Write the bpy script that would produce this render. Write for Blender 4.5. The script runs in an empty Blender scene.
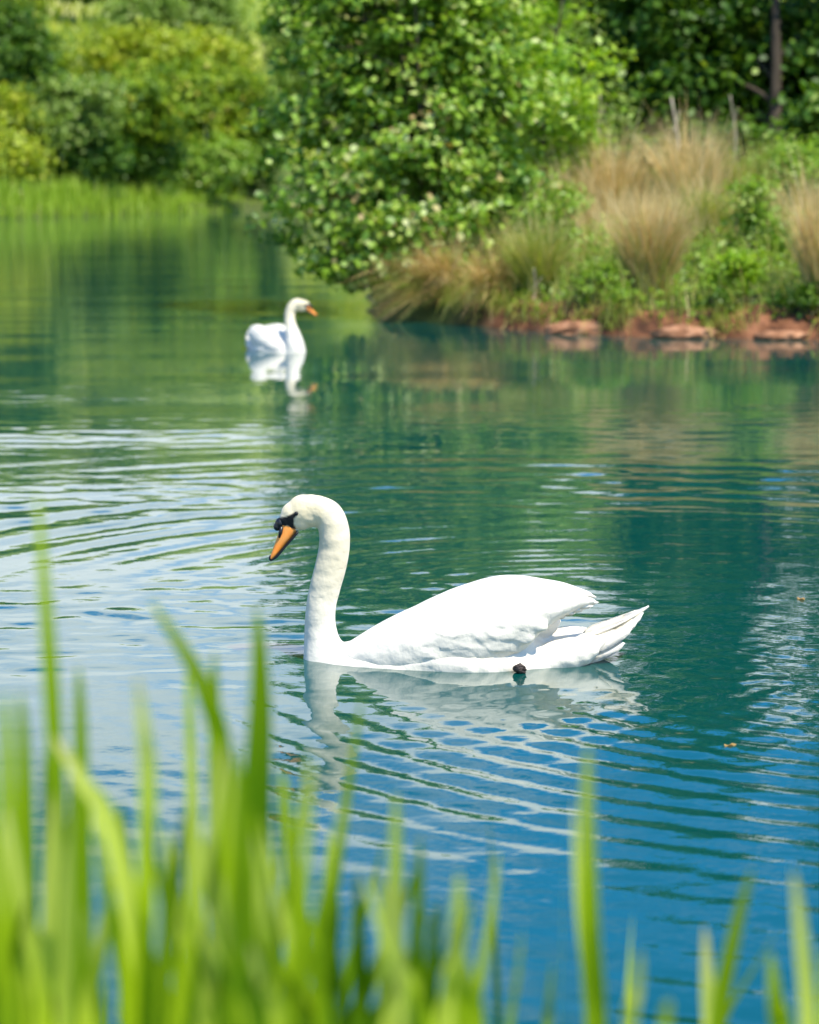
import bpy, bmesh, math, random
import numpy as np
from mathutils import Vector, Matrix

scene = bpy.context.scene
C = scene.collection
R = math.radians
rng = np.random.default_rng(7)
random.seed(7)

# ------------------------------------------------------------------ camera
CAM_H, F, HOR = 1.31, 2418.0, 180.0
PITCH = math.atan((512 - HOR) / F)
cam_d = bpy.data.cameras.new('camera')
cam = bpy.data.objects.new('camera', cam_d)
C.objects.link(cam)
cam.location = (0, 0, CAM_H)
cam.rotation_euler = (math.pi / 2 - PITCH, 0, 0)
cam_d.sensor_fit = 'VERTICAL'
cam_d.sensor_height = 36.0
cam_d.lens = F * 36.0 / 1024
cam_d.clip_start = 0.1
cam_d.clip_end = 3000
cam_d.dof.use_dof = True
cam_d.dof.focus_distance = 6.62
cam_d.dof.aperture_fstop = 3.8
scene.camera = cam

# ------------------------------------------------------------------ light
SUN_EL, SUN_AZ = R(60), R(137)          # azimuth clockwise from +Y (view direction): high, right, a little behind
world = bpy.data.worlds.new('World')
scene.world = world
world.use_nodes = True
wn, wl = world.node_tree.nodes, world.node_tree.links
wn.clear()
def N(nodes, typ, **kw):
    n = nodes.new(typ)
    for k, v in kw.items():
        setattr(n, k, v)
    return n
wo = N(wn, 'ShaderNodeOutputWorld')
bg = N(wn, 'ShaderNodeBackground')
bg.inputs['Strength'].default_value = 0.108
sky = N(wn, 'ShaderNodeTexSky', sky_type='NISHITA', sun_disc=False)
sky.sun_elevation = SUN_EL
sky.sun_rotation = SUN_AZ
sky.air_density = 1.0
sky.dust_density = 0.3
sky.ozone_density = 2.0
tc = N(wn, 'ShaderNodeTexCoord')
sep = N(wn, 'ShaderNodeSeparateXYZ')
wl.new(tc.outputs['Generated'], sep.inputs[0])
zc = N(wn, 'ShaderNodeMath', operation='MAXIMUM'); zc.inputs[1].default_value = 0.0
wl.new(sep.outputs['Z'], zc.inputs[0])
za = N(wn, 'ShaderNodeMath', operation='ADD'); za.inputs[1].default_value = 0.10
wl.new(zc.outputs[0], za.inputs[0])
cu = N(wn, 'ShaderNodeVectorMath', operation='DIVIDE')
cz = N(wn, 'ShaderNodeCombineXYZ')
for i in range(3):
    wl.new(za.outputs[0], cz.inputs[i])
wl.new(tc.outputs['Generated'], cu.inputs[0]); wl.new(cz.outputs[0], cu.inputs[1])
cn = N(wn, 'ShaderNodeTexNoise'); cn.inputs['Scale'].default_value = 1.15
cn.inputs['Detail'].default_value = 7; cn.inputs['Roughness'].default_value = 0.55
cmap = N(wn, 'ShaderNodeMapping'); cmap.inputs['Location'].default_value = (3.1, 1.3, 0.0)
cmap.inputs['Scale'].default_value = (1, 1, 0)
wl.new(cu.outputs[0], cmap.inputs[0]); wl.new(cmap.outputs[0], cn.inputs['Vector'])
# cloud cover thins out with height: a cumulus bank low down, blue with scattered puffs above
th = N(wn, 'ShaderNodeMapRange', interpolation_type='SMOOTHSTEP')
th.inputs['From Min'].default_value = 0.175; th.inputs['From Max'].default_value = 0.29
th.inputs['To Min'].default_value = 0.22; th.inputs['To Max'].default_value = 0.54
wl.new(sep.outputs['Z'], th.inputs['Value'])
df = N(wn, 'ShaderNodeMath', operation='SUBTRACT')
wl.new(cn.outputs[0], df.inputs[0]); wl.new(th.outputs[0], df.inputs[1])
cm = N(wn, 'ShaderNodeMapRange', interpolation_type='SMOOTHSTEP')
cm.inputs['From Min'].default_value = 0.0; cm.inputs['From Max'].default_value = 0.24
wl.new(df.outputs[0], cm.inputs['Value'])
mx = N(wn, 'ShaderNodeMix', data_type='RGBA')
mx.inputs['B'].default_value = (9.0, 9.8, 10.2, 1)
wl.new(cm.outputs[0], mx.inputs['Factor'])
tint = N(wn, 'ShaderNodeMix', data_type='RGBA', blend_type='MULTIPLY')
tint.inputs['Factor'].default_value = 1.0
tint.inputs['B'].default_value = (.26, 1.02, 1.66, 1)          # clear deep blue summer sky
wl.new(sky.outputs[0], tint.inputs['A'])
wl.new(tint.outputs['Result'], mx.inputs['A'])
wl.new(mx.outputs['Result'], bg.inputs['Color'])
wl.new(bg.outputs[0], wo.inputs[0])

sun_d = bpy.data.lights.new('sun', 'SUN')
sun_d.energy = 5.0
sun_d.angle = R(0.53)
sun_d.color = (1.0, 0.93, 0.78)
sun = bpy.data.objects.new('sun', sun_d)
C.objects.link(sun)
S = Vector((math.cos(SUN_EL) * math.sin(SUN_AZ), math.cos(SUN_EL) * math.cos(SUN_AZ), math.sin(SUN_EL)))
sun.rotation_euler = S.to_track_quat('Z', 'Y').to_euler()
sun.location = (8, -4, 20)

vs = scene.view_settings
vs.view_transform = 'Standard'
vs.look = 'None'
vs.gamma = 1
vs.exposure = 0.56
scene.render.engine = 'CYCLES'
scene.cycles.use_denoising = True
scene.cycles.max_bounces = 8
scene.cycles.transparent_max_bounces = 8
scene.cycles.sample_clamp_indirect = 6

# ------------------------------------------------------------------ helpers
fwd = np.array([0, math.cos(PITCH), -math.sin(PITCH)])
upv = np.array([0, math.sin(PITCH), math.cos(PITCH)])
def ray(px, py):
    return fwd * F + np.array([1.0, 0, 0]) * (px - 409.5) + upv * (512 - py)
def on_z(px, py, z=0.0):
    d = ray(px, py); t = (z - CAM_H) / d[2]
    return np.array([0, 0, CAM_H]) + d * t
def at_d(px, py, d):
    r = ray(px, py)
    return np.array([0, 0, CAM_H]) + r * (d / r[1])

def tag(o, label=None, cat=None, group=None, kind=None):
    if label: o['label'] = label
    if cat: o['category'] = cat
    if group: o['group'] = group
    if kind: o['kind'] = kind
    return o
def empty(name, loc=(0, 0, 0), rz=0.0):
    o = bpy.data.objects.new(name, None)
    o.empty_display_size = 0.2
    o.location = loc; o.rotation_euler = (0, 0, rz)
    C.objects.link(o)
    return o
def link(name, me, mat=None, parent=None, smooth=True):
    o = bpy.data.objects.new(name, me)
    C.objects.link(o)
    if mat is not None and len(me.materials) == 0:
        me.materials.append(mat)
    if parent is not None: o.parent = parent
    if smooth and len(me.polygons):
        me.polygons.foreach_set('use_smooth', np.ones(len(me.polygons), bool))
    return o
def arr_mesh(name, V, faces, tone=None, attrs=None):
    """V (n,3); faces (m,k) with one k"""
    V = np.asarray(V, np.float32); faces = np.asarray(faces, np.int32)
    me = bpy.data.meshes.new(name)
    m, k = faces.shape
    me.vertices.add(len(V)); me.vertices.foreach_set('co', V.ravel())
    me.loops.add(m * k); me.loops.foreach_set('vertex_index', faces.ravel())
    me.polygons.add(m)
    me.polygons.foreach_set('loop_start', np.arange(m, dtype=np.int32) * k)
    me.update(calc_edges=True)
    if tone is not None:
        a = me.attributes.new('tone', 'FLOAT', 'POINT'); a.data.foreach_set('value', np.asarray(tone, np.float32))
    for nm, val in (attrs or {}).items():
        a = me.attributes.new(nm, 'FLOAT', 'POINT'); a.data.foreach_set('value', np.asarray(val, np.float32))
    return me
def norm(v):
    return v / (np.linalg.norm(v, axis=-1, keepdims=True) + 1e-9)
def sstep(a, b, x):
    t = np.clip((x - a) / (b - a), 0, 1)
    return t * t * (3 - 2 * t)
class WNoise:
    """smooth noise as a sum of sines, about -1..1"""
    def __init__(self, seed, n=9, f0=0.4, f1=1.8):
        r = np.random.default_rng(seed)
        a = r.uniform(0, 2 * np.pi, n); f = r.uniform(f0, f1, n)
        self.k = np.stack([np.cos(a) * f, np.sin(a) * f], 1) * 2 * np.pi
        self.p = r.uniform(0, 2 * np.pi, n); self.n = n
    def __call__(self, x, y):
        s = 0
        for (kx, ky), p in zip(self.k, self.p):
            s = s + np.sin(kx * x + ky * y + p)
        return s / math.sqrt(self.n / 2) / 1.6

# ------------------------------------------------------------------ materials
def new_mat(name):
    m = bpy.data.materials.new(name); m.use_nodes = True
    nt = m.node_tree; nt.nodes.clear()
    out = nt.nodes.new('ShaderNodeOutputMaterial')
    return m, nt.nodes, nt.links, out
def ramp(nodes, stops):
    r = nodes.new('ShaderNodeValToRGB')
    e = r.color_ramp.elements
    while len(e) < len(stops): e.new(0.5)
    for el, (p, c) in zip(e, stops):
        el.position = p; el.color = (*c, 1)
    return r
def leaf_mat(name, stops, trans=0.35, rough=0.42, spec=0.5, tcol=(1.25, 1.25, 0.5)):
    m, n, l, out = new_mat(name)
    at = N(n, 'ShaderNodeAttribute', attribute_name='tone')
    rp = ramp(n, stops); l.new(at.outputs['Fac'], rp.inputs[0])
    pb = N(n, 'ShaderNodeBsdfPrincipled')
    pb.inputs['Roughness'].default_value = rough
    pb.inputs['Specular IOR Level'].default_value = spec
    l.new(rp.outputs[0], pb.inputs['Base Color'])
    tr = N(n, 'ShaderNodeBsdfTranslucent')
    mul = N(n, 'ShaderNodeMix', data_type='RGBA', blend_type='MULTIPLY')
    mul.inputs['Factor'].default_value = 1.0
    mul.inputs['B'].default_value = (*tcol, 1)
    l.new(rp.outputs[0], mul.inputs['A']); l.new(mul.outputs['Result'], tr.inputs['Color'])
    ms = N(n, 'ShaderNodeMixShader'); ms.inputs[0].default_value = trans
    l.new(pb.outputs[0], ms.inputs[1]); l.new(tr.outputs[0], ms.inputs[2])
    l.new(ms.outputs[0], out.inputs[0])
    return m
def noise_mat(name, stops, scale=3.0, rough=0.85, bump=0.3, stretch=(1, 1, 1), detail=6, spec=0.3):
    m, n, l, out = new_mat(name)
    t = N(n, 'ShaderNodeTexCoord'); mp = N(n, 'ShaderNodeMapping'); mp.inputs['Scale'].default_value = stretch
    l.new(t.outputs['Object'], mp.inputs[0])
    nz = N(n, 'ShaderNodeTexNoise'); nz.inputs['Scale'].default_value = scale; nz.inputs['Detail'].default_value = detail
    l.new(mp.outputs[0], nz.inputs['Vector'])
    rp = ramp(n, stops); l.new(nz.outputs[0], rp.inputs[0])
    pb = N(n, 'ShaderNodeBsdfPrincipled'); pb.inputs['Roughness'].default_value = rough
    pb.inputs['Specular IOR Level'].default_value = spec
    l.new(rp.outputs[0], pb.inputs['Base Color'])
    if bump:
        b = N(n, 'ShaderNodeBump'); b.inputs['Strength'].default_value = bump; b.inputs['Distance'].default_value = 0.02
        l.new(nz.outputs[0], b.inputs['Height']); l.new(b.outputs[0], pb.inputs['Normal'])
    l.new(pb.outputs[0], out.inputs[0])
    return m
def plain_mat(name, col, rough=0.5, spec=0.5):
    return noise_mat(name, [(0.3, tuple(c * 0.88 for c in col)), (0.7, tuple(min(1, c * 1.1) for c in col))], 40, rough, 0.05, spec=spec)

M = {}
M['alder'] = leaf_mat('alder_leaf', [(0, (.07, .17, .008)), (.42, (.22, .38, .025)), (.72, (.40, .53, .08)), (.9, (.56, .64, .26)), (1, (.44, .31, .12))], .30, .5, .55)
M['lime'] = leaf_mat('lime_leaf', [(0, (.17, .32, .012)), (.6, (.30, .48, .02)), (1, (.46, .58, .06))], .42, .42)
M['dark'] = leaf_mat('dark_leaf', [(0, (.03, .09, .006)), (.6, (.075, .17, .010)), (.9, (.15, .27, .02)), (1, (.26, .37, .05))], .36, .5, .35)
M['sallow'] = leaf_mat('sallow_leaf', [(0, (.10, .19, .02)), (.6, (.23, .35, .05)), (1, (.44, .50, .19))], .34, .5, .3)
M['golden'] = leaf_mat('golden_leaf', [(0, (.19, .28, .010)), (.6, (.40, .48, .02)), (1, (.55, .54, .06))], .38, .5)
M['olive'] = leaf_mat('olive_leaf', [(0, (.05, .12, .003)), (.45, (.19, .31, .010)), (.85, (.42, .50, .03)), (1, (.46, .40, .09))], .28, .55, .3)
M['herb'] = leaf_mat('herb_leaf', [(0, (.13, .25, .012)), (.6, (.26, .42, .035)), (1, (.46, .54, .14))], .4, .45)
M['straw'] = leaf_mat('dry_straw', [(0, (.40, .25, .075)), (.5, (.70, .51, .20)), (1, (.88, .74, .43))], .3, .6, .3, (1.05, 1.0, .85))
M['rushgreen'] = leaf_mat('rush_blade', [(0, (.16, .25, .02)), (.5, (.34, .40, .07)), (.75, (.56, .48, .17)), (1, (.72, .60, .32))], .33, .5, .4)
M['reed'] = leaf_mat('far_reed_blade', [(0, (.16, .28, .012)), (.5, (.34, .50, .03)), (.8, (.50, .62, .09)), (1, (.62, .50, .26))], .4, .45)
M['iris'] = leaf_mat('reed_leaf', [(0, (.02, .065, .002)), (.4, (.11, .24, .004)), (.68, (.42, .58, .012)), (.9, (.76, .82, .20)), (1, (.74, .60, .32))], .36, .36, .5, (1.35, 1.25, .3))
M['bark'] = noise_mat('bark', [(0.3, (.025, .019, .013)), (0.7, (.085, .065, .045))], 9, .9, .6, (1, 1, .25))
M['deadwood'] = noise_mat('dead_wood', [(0.3, (.36, .29, .20)), (0.7, (.58, .50, .38))], 12, .9, .4, (1, 1, .2))
M['clay'] = noise_mat('red_clay', [(0.3, (.13, .055, .025)), (0.5, (.30, .14, .07)), (0.75, (.48, .26, .15))], 9, .95, 1.0)
M['white'] = None

# ------------------------------------------------------------------ terrain
X0, Y0 = -0.45, 23.6        # tip of the right hand bank
def shore_right(x):
    """y of the waterline along the front of the right hand bank"""
    xs = np.array([-1.2, -0.45, 0.1, 0.65, 1.1, 1.7, 2.3, 3.0, 3.5, 5, 9, 40, 400])
    ys = np.array([60, 24.2, 22.7, 21.9, 21.2, 20.45, 20.25, 20.1, 19.95, 19.3, 17.5, 8, -40.])
    return np.interp(x, xs, ys)
nA, nB = WNoise(3, 9, .25, 1.2), WNoise(4, 9, 1.2, 4)
nH = WNoise(5, 8, .01, .035)
def height(x, y):
    # right bank
    sy = shore_right(x) + 0.10 * nA(x, 0 * x) + .03 * nB(x, 0 * x)
    d = y - sy
    dl = x + 0.42 + .10 * nA(y * .5, 2 + 0 * y)          # distance from the bank's west edge
    d = np.minimum(d, np.where(y > 22, dl * 1.0, d))
    edge = 0.17 + .06 * nA(x * .9, 3 + 0 * x)
    zr = np.where(d < 0, d * 0.7, edge * sstep(0, .22, d) + np.clip(d - .2, 0, 6) * .175 + np.clip(d - 6.2, 0, 60) * .05)
    zr = np.where(d > 0.02, zr + .025 * nB(x, y) * sstep(.02, .3, d) + .05 * nA(x, y) * sstep(.5, 2, d), zr)
    zr = np.minimum(zr, 3.0 + .4 * nH(x, y))
    # far bank
    fy = np.interp(x, [-400, -60, -15, -6.5, 20, 400], [10, 58, 83, 104, 112, 130.]) + .6 * nA(x * .25, 1 + 0 * x)
    df_ = y - fy
    zf = np.where(df_ < 0, df_ * .4, .35 * sstep(0, .8, df_) + np.clip(df_ - .5, 0, 8) * .06 + np.clip(df_ - 9, 0, 90) * .235)
    zf = np.where(df_ > 2, zf + .5 * nH(x, y) * sstep(2, 20, df_), zf)
    # near bank, at the photographer's feet
    ny = 2.85 + .15 * nA(x * .6, 5 + 0 * x) - .0 * x
    dn = ny - y
    zn = np.where(dn < 0, dn * .6, .16 * sstep(0, .3, dn) + np.clip(dn, 0, 30) * .05)
    z = np.maximum(np.maximum(zr, zf), zn)
    return np.maximum(z, -1.2)
def lines(segs):
    out = []
    for a, b, st in segs:
        out.append(np.arange(a, b, st))
    return np.concatenate(out)
gx = lines([(-900, -200, 70), (-200, -60, 10), (-60, -16, 2), (-16, -2, .5), (-2, 5, .06), (5, 9, .25), (9, 40, 1.5), (40, 200, 10), (200, 901, 70)])
gy = lines([(-300, -20, 40), (-20, 0, 2), (0, 4, .15), (4, 18.5, 1.5), (18.5, 25, .06), (25, 40, .4), (40, 78, 1.5), (78, 118, .5), (118, 200, 3), (200, 1201, 70)])
GX, GY = np.meshgrid(gx, gy)
GZ = height(GX, GY)
nx_, ny_ = len(gx), len(gy)
idx = np.arange(nx_ * ny_).reshape(ny_, nx_)
quads = np.stack([idx[:-1, :-1], idx[:-1, 1:], idx[1:, 1:], idx[1:, :-1]], -1).reshape(-1, 4)
qz = GZ.ravel()[quads].max(1)
quads = quads[qz > -0.5]
claym = sstep(.8, .35, GY - shore_right(GX)) * (GY > 15) * sstep(.35, .8, GX + .15 * nA(GY, GX)) * (GY < 30)
m, n, l, out = new_mat('ground')
a1 = N(n, 'ShaderNodeAttribute', attribute_name='clay')
t = N(n, 'ShaderNodeTexCoord')
nz = N(n, 'ShaderNodeTexNoise'); nz.inputs['Scale'].default_value = 5; nz.inputs['Detail'].default_value = 8
l.new(t.outputs['Object'], nz.inputs['Vector'])
nz2 = N(n, 'ShaderNodeTexNoise'); nz2.inputs['Scale'].default_value = .11; nz2.inputs['Detail'].default_value = 5
l.new(t.outputs['Object'], nz2.inputs['Vector'])
rc = ramp(n, [(.33, (.05, .022, .012)), (.5, (.16, .065, .030)), (.72, (.33, .145, .072))]); l.new(nz.outputs[0], rc.inputs[0])
rg = ramp(n, [(.36, (.09, .15, .02)), (.5, (.19, .25, .045)), (.64, (.40, .38, .13))]); l.new(nz2.outputs[0], rg.inputs[0])
mx2 = N(n, 'ShaderNodeMix', data_type='RGBA'); l.new(a1.outputs['Fac'], mx2.inputs['Factor'])
rk = ramp(n, [(.3, (.035, .05, .014)), (.6, (.075, .10, .024)), (.8, (.14, .13, .05))]); l.new(nz.outputs[0], rk.inputs[0])
a2 = N(n, 'ShaderNodeAttribute', attribute_name='pale')
mx3 = N(n, 'ShaderNodeMix', data_type='RGBA'); l.new(a2.outputs['Fac'], mx3.inputs['Factor'])
l.new(rk.outputs[0], mx3.inputs['A']); l.new(rg.outputs[0], mx3.inputs['B'])
l.new(mx3.outputs['Result'], mx2.inputs['A']); l.new(rc.outputs[0], mx2.inputs['B'])
pb = N(n, 'ShaderNodeBsdfPrincipled'); pb.inputs['Roughness'].default_value = .9; pb.inputs['Specular IOR Level'].default_value = .2
bp = N(n, 'ShaderNodeBump'); bp.inputs['Strength'].default_value = .8; bp.inputs['Distance'].default_value = .05
l.new(nz.outputs[0], bp.inputs['Height']); l.new(bp.outputs[0], pb.inputs['Normal'])
l.new(mx2.outputs['Result'], pb.inputs['Base Color']); l.new(pb.outputs[0], out.inputs[0])
ground = link('ground', arr_mesh('ground', np.stack([GX.ravel(), GY.ravel(), GZ.ravel()], 1), quads, attrs={'clay': claym.ravel(), 'pale': sstep(9, 15, GY - np.interp(GX, [-400, -60, -15, -6.5, 20, 400], [10, 58, 83, 104, 112, 130.])).ravel()}), m)
tag(ground, 'grassy banks around the lake with a low cut edge of red clay', kind='structure')

# ------------------------------------------------------------------ water
SW1 = on_z(478.5, 657)              # near swan
SW2 = on_z(274, 350)              # far swan
def wave_height(x, y):
    h = np.zeros_like(x)
    # rings spreading behind the swimming swan, far side and to the left
    def rings(cx, cy, l0, l1, slope, mask, jit, seed, sharp=.3, breakup=.55):
        r = np.hypot(x - cx, y - cy)
        lam = l0 + l1 * r
        ph = 2 * np.pi * np.log(lam) / l1 + jit * WNoise(seed, 9, .08, .35)(x, y)
        a = slope * lam / (2 * np.pi) * mask(x, y, r)
        a = a * np.clip(1 - breakup + breakup * 1.4 * (WNoise(seed + 1, 9, .15, .7)(x, y)), .12, 2)
        return a * (np.sin(ph) + sharp * np.sin(2 * ph + .6))
    h += rings(.75, 7.5, .11, .078, .046,
               lambda x, y, r: sstep(-.25, .55, (y - 7.5) + .42 * (.75 - x)) * sstep(.8, 1.5, r) * sstep(5.0, 3.0, r) * (.75 + .25 * sstep(3.0, .9, x)), .9, 11, .3, .38)
    h += rings(.6, 7.2, .05, .05, .036,
               lambda x, y, r: sstep(0, .7, (y - 6.9) + .3 * (.4 - x)) * sstep(.5, .9, r) * sstep(3.6, 1.6, r), 1.2, 15)
    # near arm of the wake
    h += rings(1.75, 7.0, .035, .034, .050,
               lambda x, y, r: sstep(6.35, 5.85, y + .25 * x) * sstep(-1.0, -.1, x + .3 * (y - 5)) * sstep(.9, 1.3, r), .8, 21, .3, .4)
    h += rings(.9, 8.2, .05, .020, .042,
               lambda x, y, r: sstep(5.7, 4.9, y) * sstep(-.7, .1, x), .8, 31, .3, .4)
    # far swan
def wave_height(x, y):
    h = np.zeros_like(x)
    # rings spreading behind the swimming swan, far side and to the left
    def rings(cx, cy, l0, l1, slope, mask, jit, seed, sharp=.3, breakup=.55):
        r = np.hypot(x - cx, y - cy)
        lam = l0 + l1 * r
        ph = 2 * np.pi * np.log(lam) / l1 + jit * WNoise(seed, 9, .08, .35)(x, y)
        a = slope * lam / (2 * np.pi) * mask(x, y, r)
        a = a * np.clip(1 - breakup + breakup * 1.4 * (WNoise(seed + 1, 9, .15, .7)(x, y)), .12, 2)
        return a * (np.sin(ph) + sharp * np.sin(2 * ph + .6))
    h += rings(.75, 7.5, .11, .078, .046,
               lambda x, y, r: sstep(-.25, .55, (y - 7.5) + .42 * (.75 - x)) * sstep(.8, 1.5, r) * sstep(5.0, 3.0, r) * (.75 + .25 * sstep(3.0, .9, x)), .9, 11, .3, .38)
    h += rings(.6, 7.2, .05, .05, .036,
               lambda x, y, r: sstep(0, .7, (y - 6.9) + .3 * (.4 - x)) * sstep(.5, .9, r) * sstep(3.6, 1.6, r), 1.2, 15)
    # near arm of the wake
    h += rings(1.75, 7.0, .055, .034, .062,
               lambda x, y, r: sstep(6.35, 5.85, y + .25 * x) * sstep(-1.0, -.1, x + .3 * (y - 5)) * sstep(.9, 1.3, r), 1.3, 21)
    h += rings(-.2, 6.7, .05, .045, .018, lambda x, y, r: sstep(.25, .5, r) * sstep(2.5, .9, r), 1.0, 31)
    # far swan
    h += rings(SW2[0], SW2[1], .12, .05, .005, lambda x, y, r: sstep(.2, .5, r) * sstep(3.5, 1.0, r), .6, 41)
    # wind ripple
    r_ = np.random.default_rng(99)
    near = sstep(20, 9.5, y) * (.45 + .55 * sstep(5.6, 7.0, y))
    patch = np.clip(.55 + .6 * WNoise(51, 9, .1, .4)(x, y), .1, 1.5)
    for i in range(34):
        lam = .07 * (5.5 ** r_.random())
        th_ = r_.normal(np.pi / 2, .6)
        k = 2 * np.pi / lam
        h += (.0075 * lam / (2 * np.pi)) * np.sin(k * (x * np.cos(th_) + y * np.sin(th_)) + r_.uniform(0, 6.28)) * near * patch
    # churned water behind the tail and beside the flank
    churn = np.exp(-(((x - 1.02) / .42) ** 2 + ((y - 6.35) / .7) ** 2)) + .15 * np.exp(-(((x - .3) / .6) ** 2 + ((y - 5.95) / .35) ** 2))
    for i in range(26):
        lam = .045 * (3.2 ** r_.random())
        th_ = r_.uniform(0, np.pi)
        k = 2 * np.pi / lam
        h += (.011 * lam / (2 * np.pi)) * np.sin(k * (x * np.cos(th_) + y * np.sin(th_)) + r_.uniform(0, 6.28)) * churn
    # slow swell with crests across the view
    for i in range(12):
        lam = .9 * (4 ** r_.random())
        th_ = r_.normal(np.pi / 2, .22)
        k = 2 * np.pi / lam
        h += (.0015 * lam / (2 * np.pi)) * np.sin(k * (x * np.cos(th_) + y * np.sin(th_)) + r_.uniform(0, 6.28)) * sstep(130, 50, y)
    return h
ys = [-0.4, .8, 1.8]
d = 2.5
while d < 112:
    ys.append(d); d += max(.011, .0029 * d)
ys += [118, 130]
ys = np.array(ys)
NC = 128
s = np.linspace(-1, 1, 2 * NC + 1)
inner = np.maximum(ys, 3)[:, None] * .235 + .9
Xw = inner * s[None, :]
ex = [6, 16, 45, 120]
left = np.stack([-(inner[:, 0] + e) for e in ex[::-1]], 1)
right = np.stack([inner[:, 0] + e for e in ex], 1)
Xw = np.concatenate([left, Xw, right], 1)
Yw = np.repeat(ys[:, None], Xw.shape[1], 1)
Zw = wave_height(Xw, Yw)
fade = np.ones(Xw.shape[1]); fade[:4] = 0; fade[-4:] = 0
fade[4:12] = np.linspace(0, 1, 8); fade[-12:-4] = np.linspace(1, 0, 8)
Zw = Zw * fade[None, :] * sstep(2.5, 3.2, Yw)
ny_, nx_ = Xw.shape
idx = np.arange(nx_ * ny_).reshape(ny_, nx_)
quads = np.stack([idx[:-1, :-1], idx[:-1, 1:], idx[1:, 1:], idx[1:, :-1]], -1).reshape(-1, 4)
m, n, l, out = new_mat('lake_water')
pb = N(n, 'ShaderNodeBsdfPrincipled')
pb.inputs['Base Color'].default_value = (0.0, .058, .050, 1)
pb.inputs['Roughness'].default_value = 0.01
pb.inputs['IOR'].default_value = 1.6
pb.inputs['Specular IOR Level'].default_value = .6
t = N(n, 'ShaderNodeTexCoord')
mp = N(n, 'ShaderNodeMapping'); mp.inputs['Scale'].default_value = (1, 1.3, 1)
l.new(t.outputs['Object'], mp.inputs[0])
n1 = N(n, 'ShaderNodeTexNoise'); n1.inputs['Scale'].default_value = 9; n1.inputs['Detail'].default_value = 3
n2 = N(n, 'ShaderNodeTexNoise'); n2.inputs['Scale'].default_value = .35; n2.inputs['Detail'].default_value = 2
l.new(mp.outputs[0], n1.inputs['Vector']); l.new(t.outputs['Object'], n2.inputs['Vector'])
mr = N(n, 'ShaderNodeMapRange'); mr.inputs['From Min'].default_value = .35; mr.inputs['From Max'].default_value = .7
mr.inputs['To Min'].default_value = .02; mr.inputs['To Max'].default_value = .10
l.new(n2.outputs[0], mr.inputs['Value'])
bp = N(n, 'ShaderNodeBump'); bp.inputs['Distance'].default_value = .02
l.new(mr.outputs[0], bp.inputs['Strength'])
l.new(n1.outputs[0], bp.inputs['Height']); l.new(bp.outputs[0], pb.inputs['Normal'])
l.new(pb.outputs[0], out.inputs[0])
water = link('water', arr_mesh('water', np.stack([Xw.ravel(), Yw.ravel(), Zw.ravel()], 1), quads), m)
tag(water, 'teal lake water with ripples spreading behind the swan', kind='structure')

# ------------------------------------------------------------------ swans
def feather_material(name):
    m, n, l, out = new_mat(name)
    a_d = N(n, 'ShaderNodeAttribute', attribute_name='dark')
    a_t = N(n, 'ShaderNodeAttribute', attribute_name='tone')
    m1 = N(n, 'ShaderNodeMix', data_type='RGBA')
    m1.inputs['A'].default_value = (.75, .70, .59, 1); m1.inputs['B'].default_value = (.72, .62, .41, 1)
    l.new(a_t.outputs['Fac'], m1.inputs['Factor'])
    m2 = N(n, 'ShaderNodeMix', data_type='RGBA'); m2.inputs['B'].default_value = (.008, .008, .010, 1)
    l.new(m1.outputs['Result'], m2.inputs['A']); l.new(a_d.outputs['Fac'], m2.inputs['Factor'])
    pb = N(n, 'ShaderNodeBsdfPrincipled'); pb.inputs['Roughness'].default_value = .65
    pb.inputs['Specular IOR Level'].default_value = .25
    pb.inputs['Sheen Weight'].default_value = .15
    t = N(n, 'ShaderNodeTexCoord')
    mp = N(n, 'ShaderNodeMapping'); mp.inputs['Scale'].default_value = (14, 26, 30); mp.inputs['Rotation'].default_value = (0, R(-12), 0)
    l.new(t.outputs['Object'], mp.inputs[0])
    v = N(n, 'ShaderNodeTexVoronoi', feature='SMOOTH_F1'); v.inputs['Scale'].default_value = 1.0
    l.new(mp.outputs[0], v.inputs['Vector'])
    nz = N(n, 'ShaderNodeTexNoise'); nz.inputs['Scale'].default_value = 28; nz.inputs['Detail'].default_value = 5
    l.new(t.outputs['Object'], nz.inputs['Vector'])
    b1 = N(n, 'ShaderNodeBump'); b1.inputs['Strength'].default_value = .28; b1.inputs['Distance'].default_value = .02
    l.new(v.outputs['Distance'], b1.inputs['Height'])
    b2 = N(n, 'ShaderNodeBump'); b2.inputs['Strength'].default_value = .45; b2.inputs['Distance'].default_value = .012
    l.new(nz.outputs[0], b2.inputs['Height']); l.new(b1.outputs[0], b2.inputs['Normal'])
    l.new(b2.outputs[0], pb.inputs['Normal'])
    l.new(m2.outputs['Result'], pb.inputs['Base Color'])
    l.new(pb.outputs[0], out.inputs[0])
    return m
M['white'] = feather_material('white_plumage')
M['orange'] = noise_mat('orange_bill', [(0.3, (1.0, .29, .035)), (0.7, (1.0, .40, .10))], 30, .5, .05, spec=.2)
M['pink'] = plain_mat('pink_bill_end', (.80, .36, .25), .45)
M['black'] = plain_mat('black_skin', (.010, .010, .012), .35)
M['foot'] = noise_mat('dark_webbed_foot', [(0.3, (.02, .015, .012)), (0.7, (.10, .07, .06))], 60, .5, .5)

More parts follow.
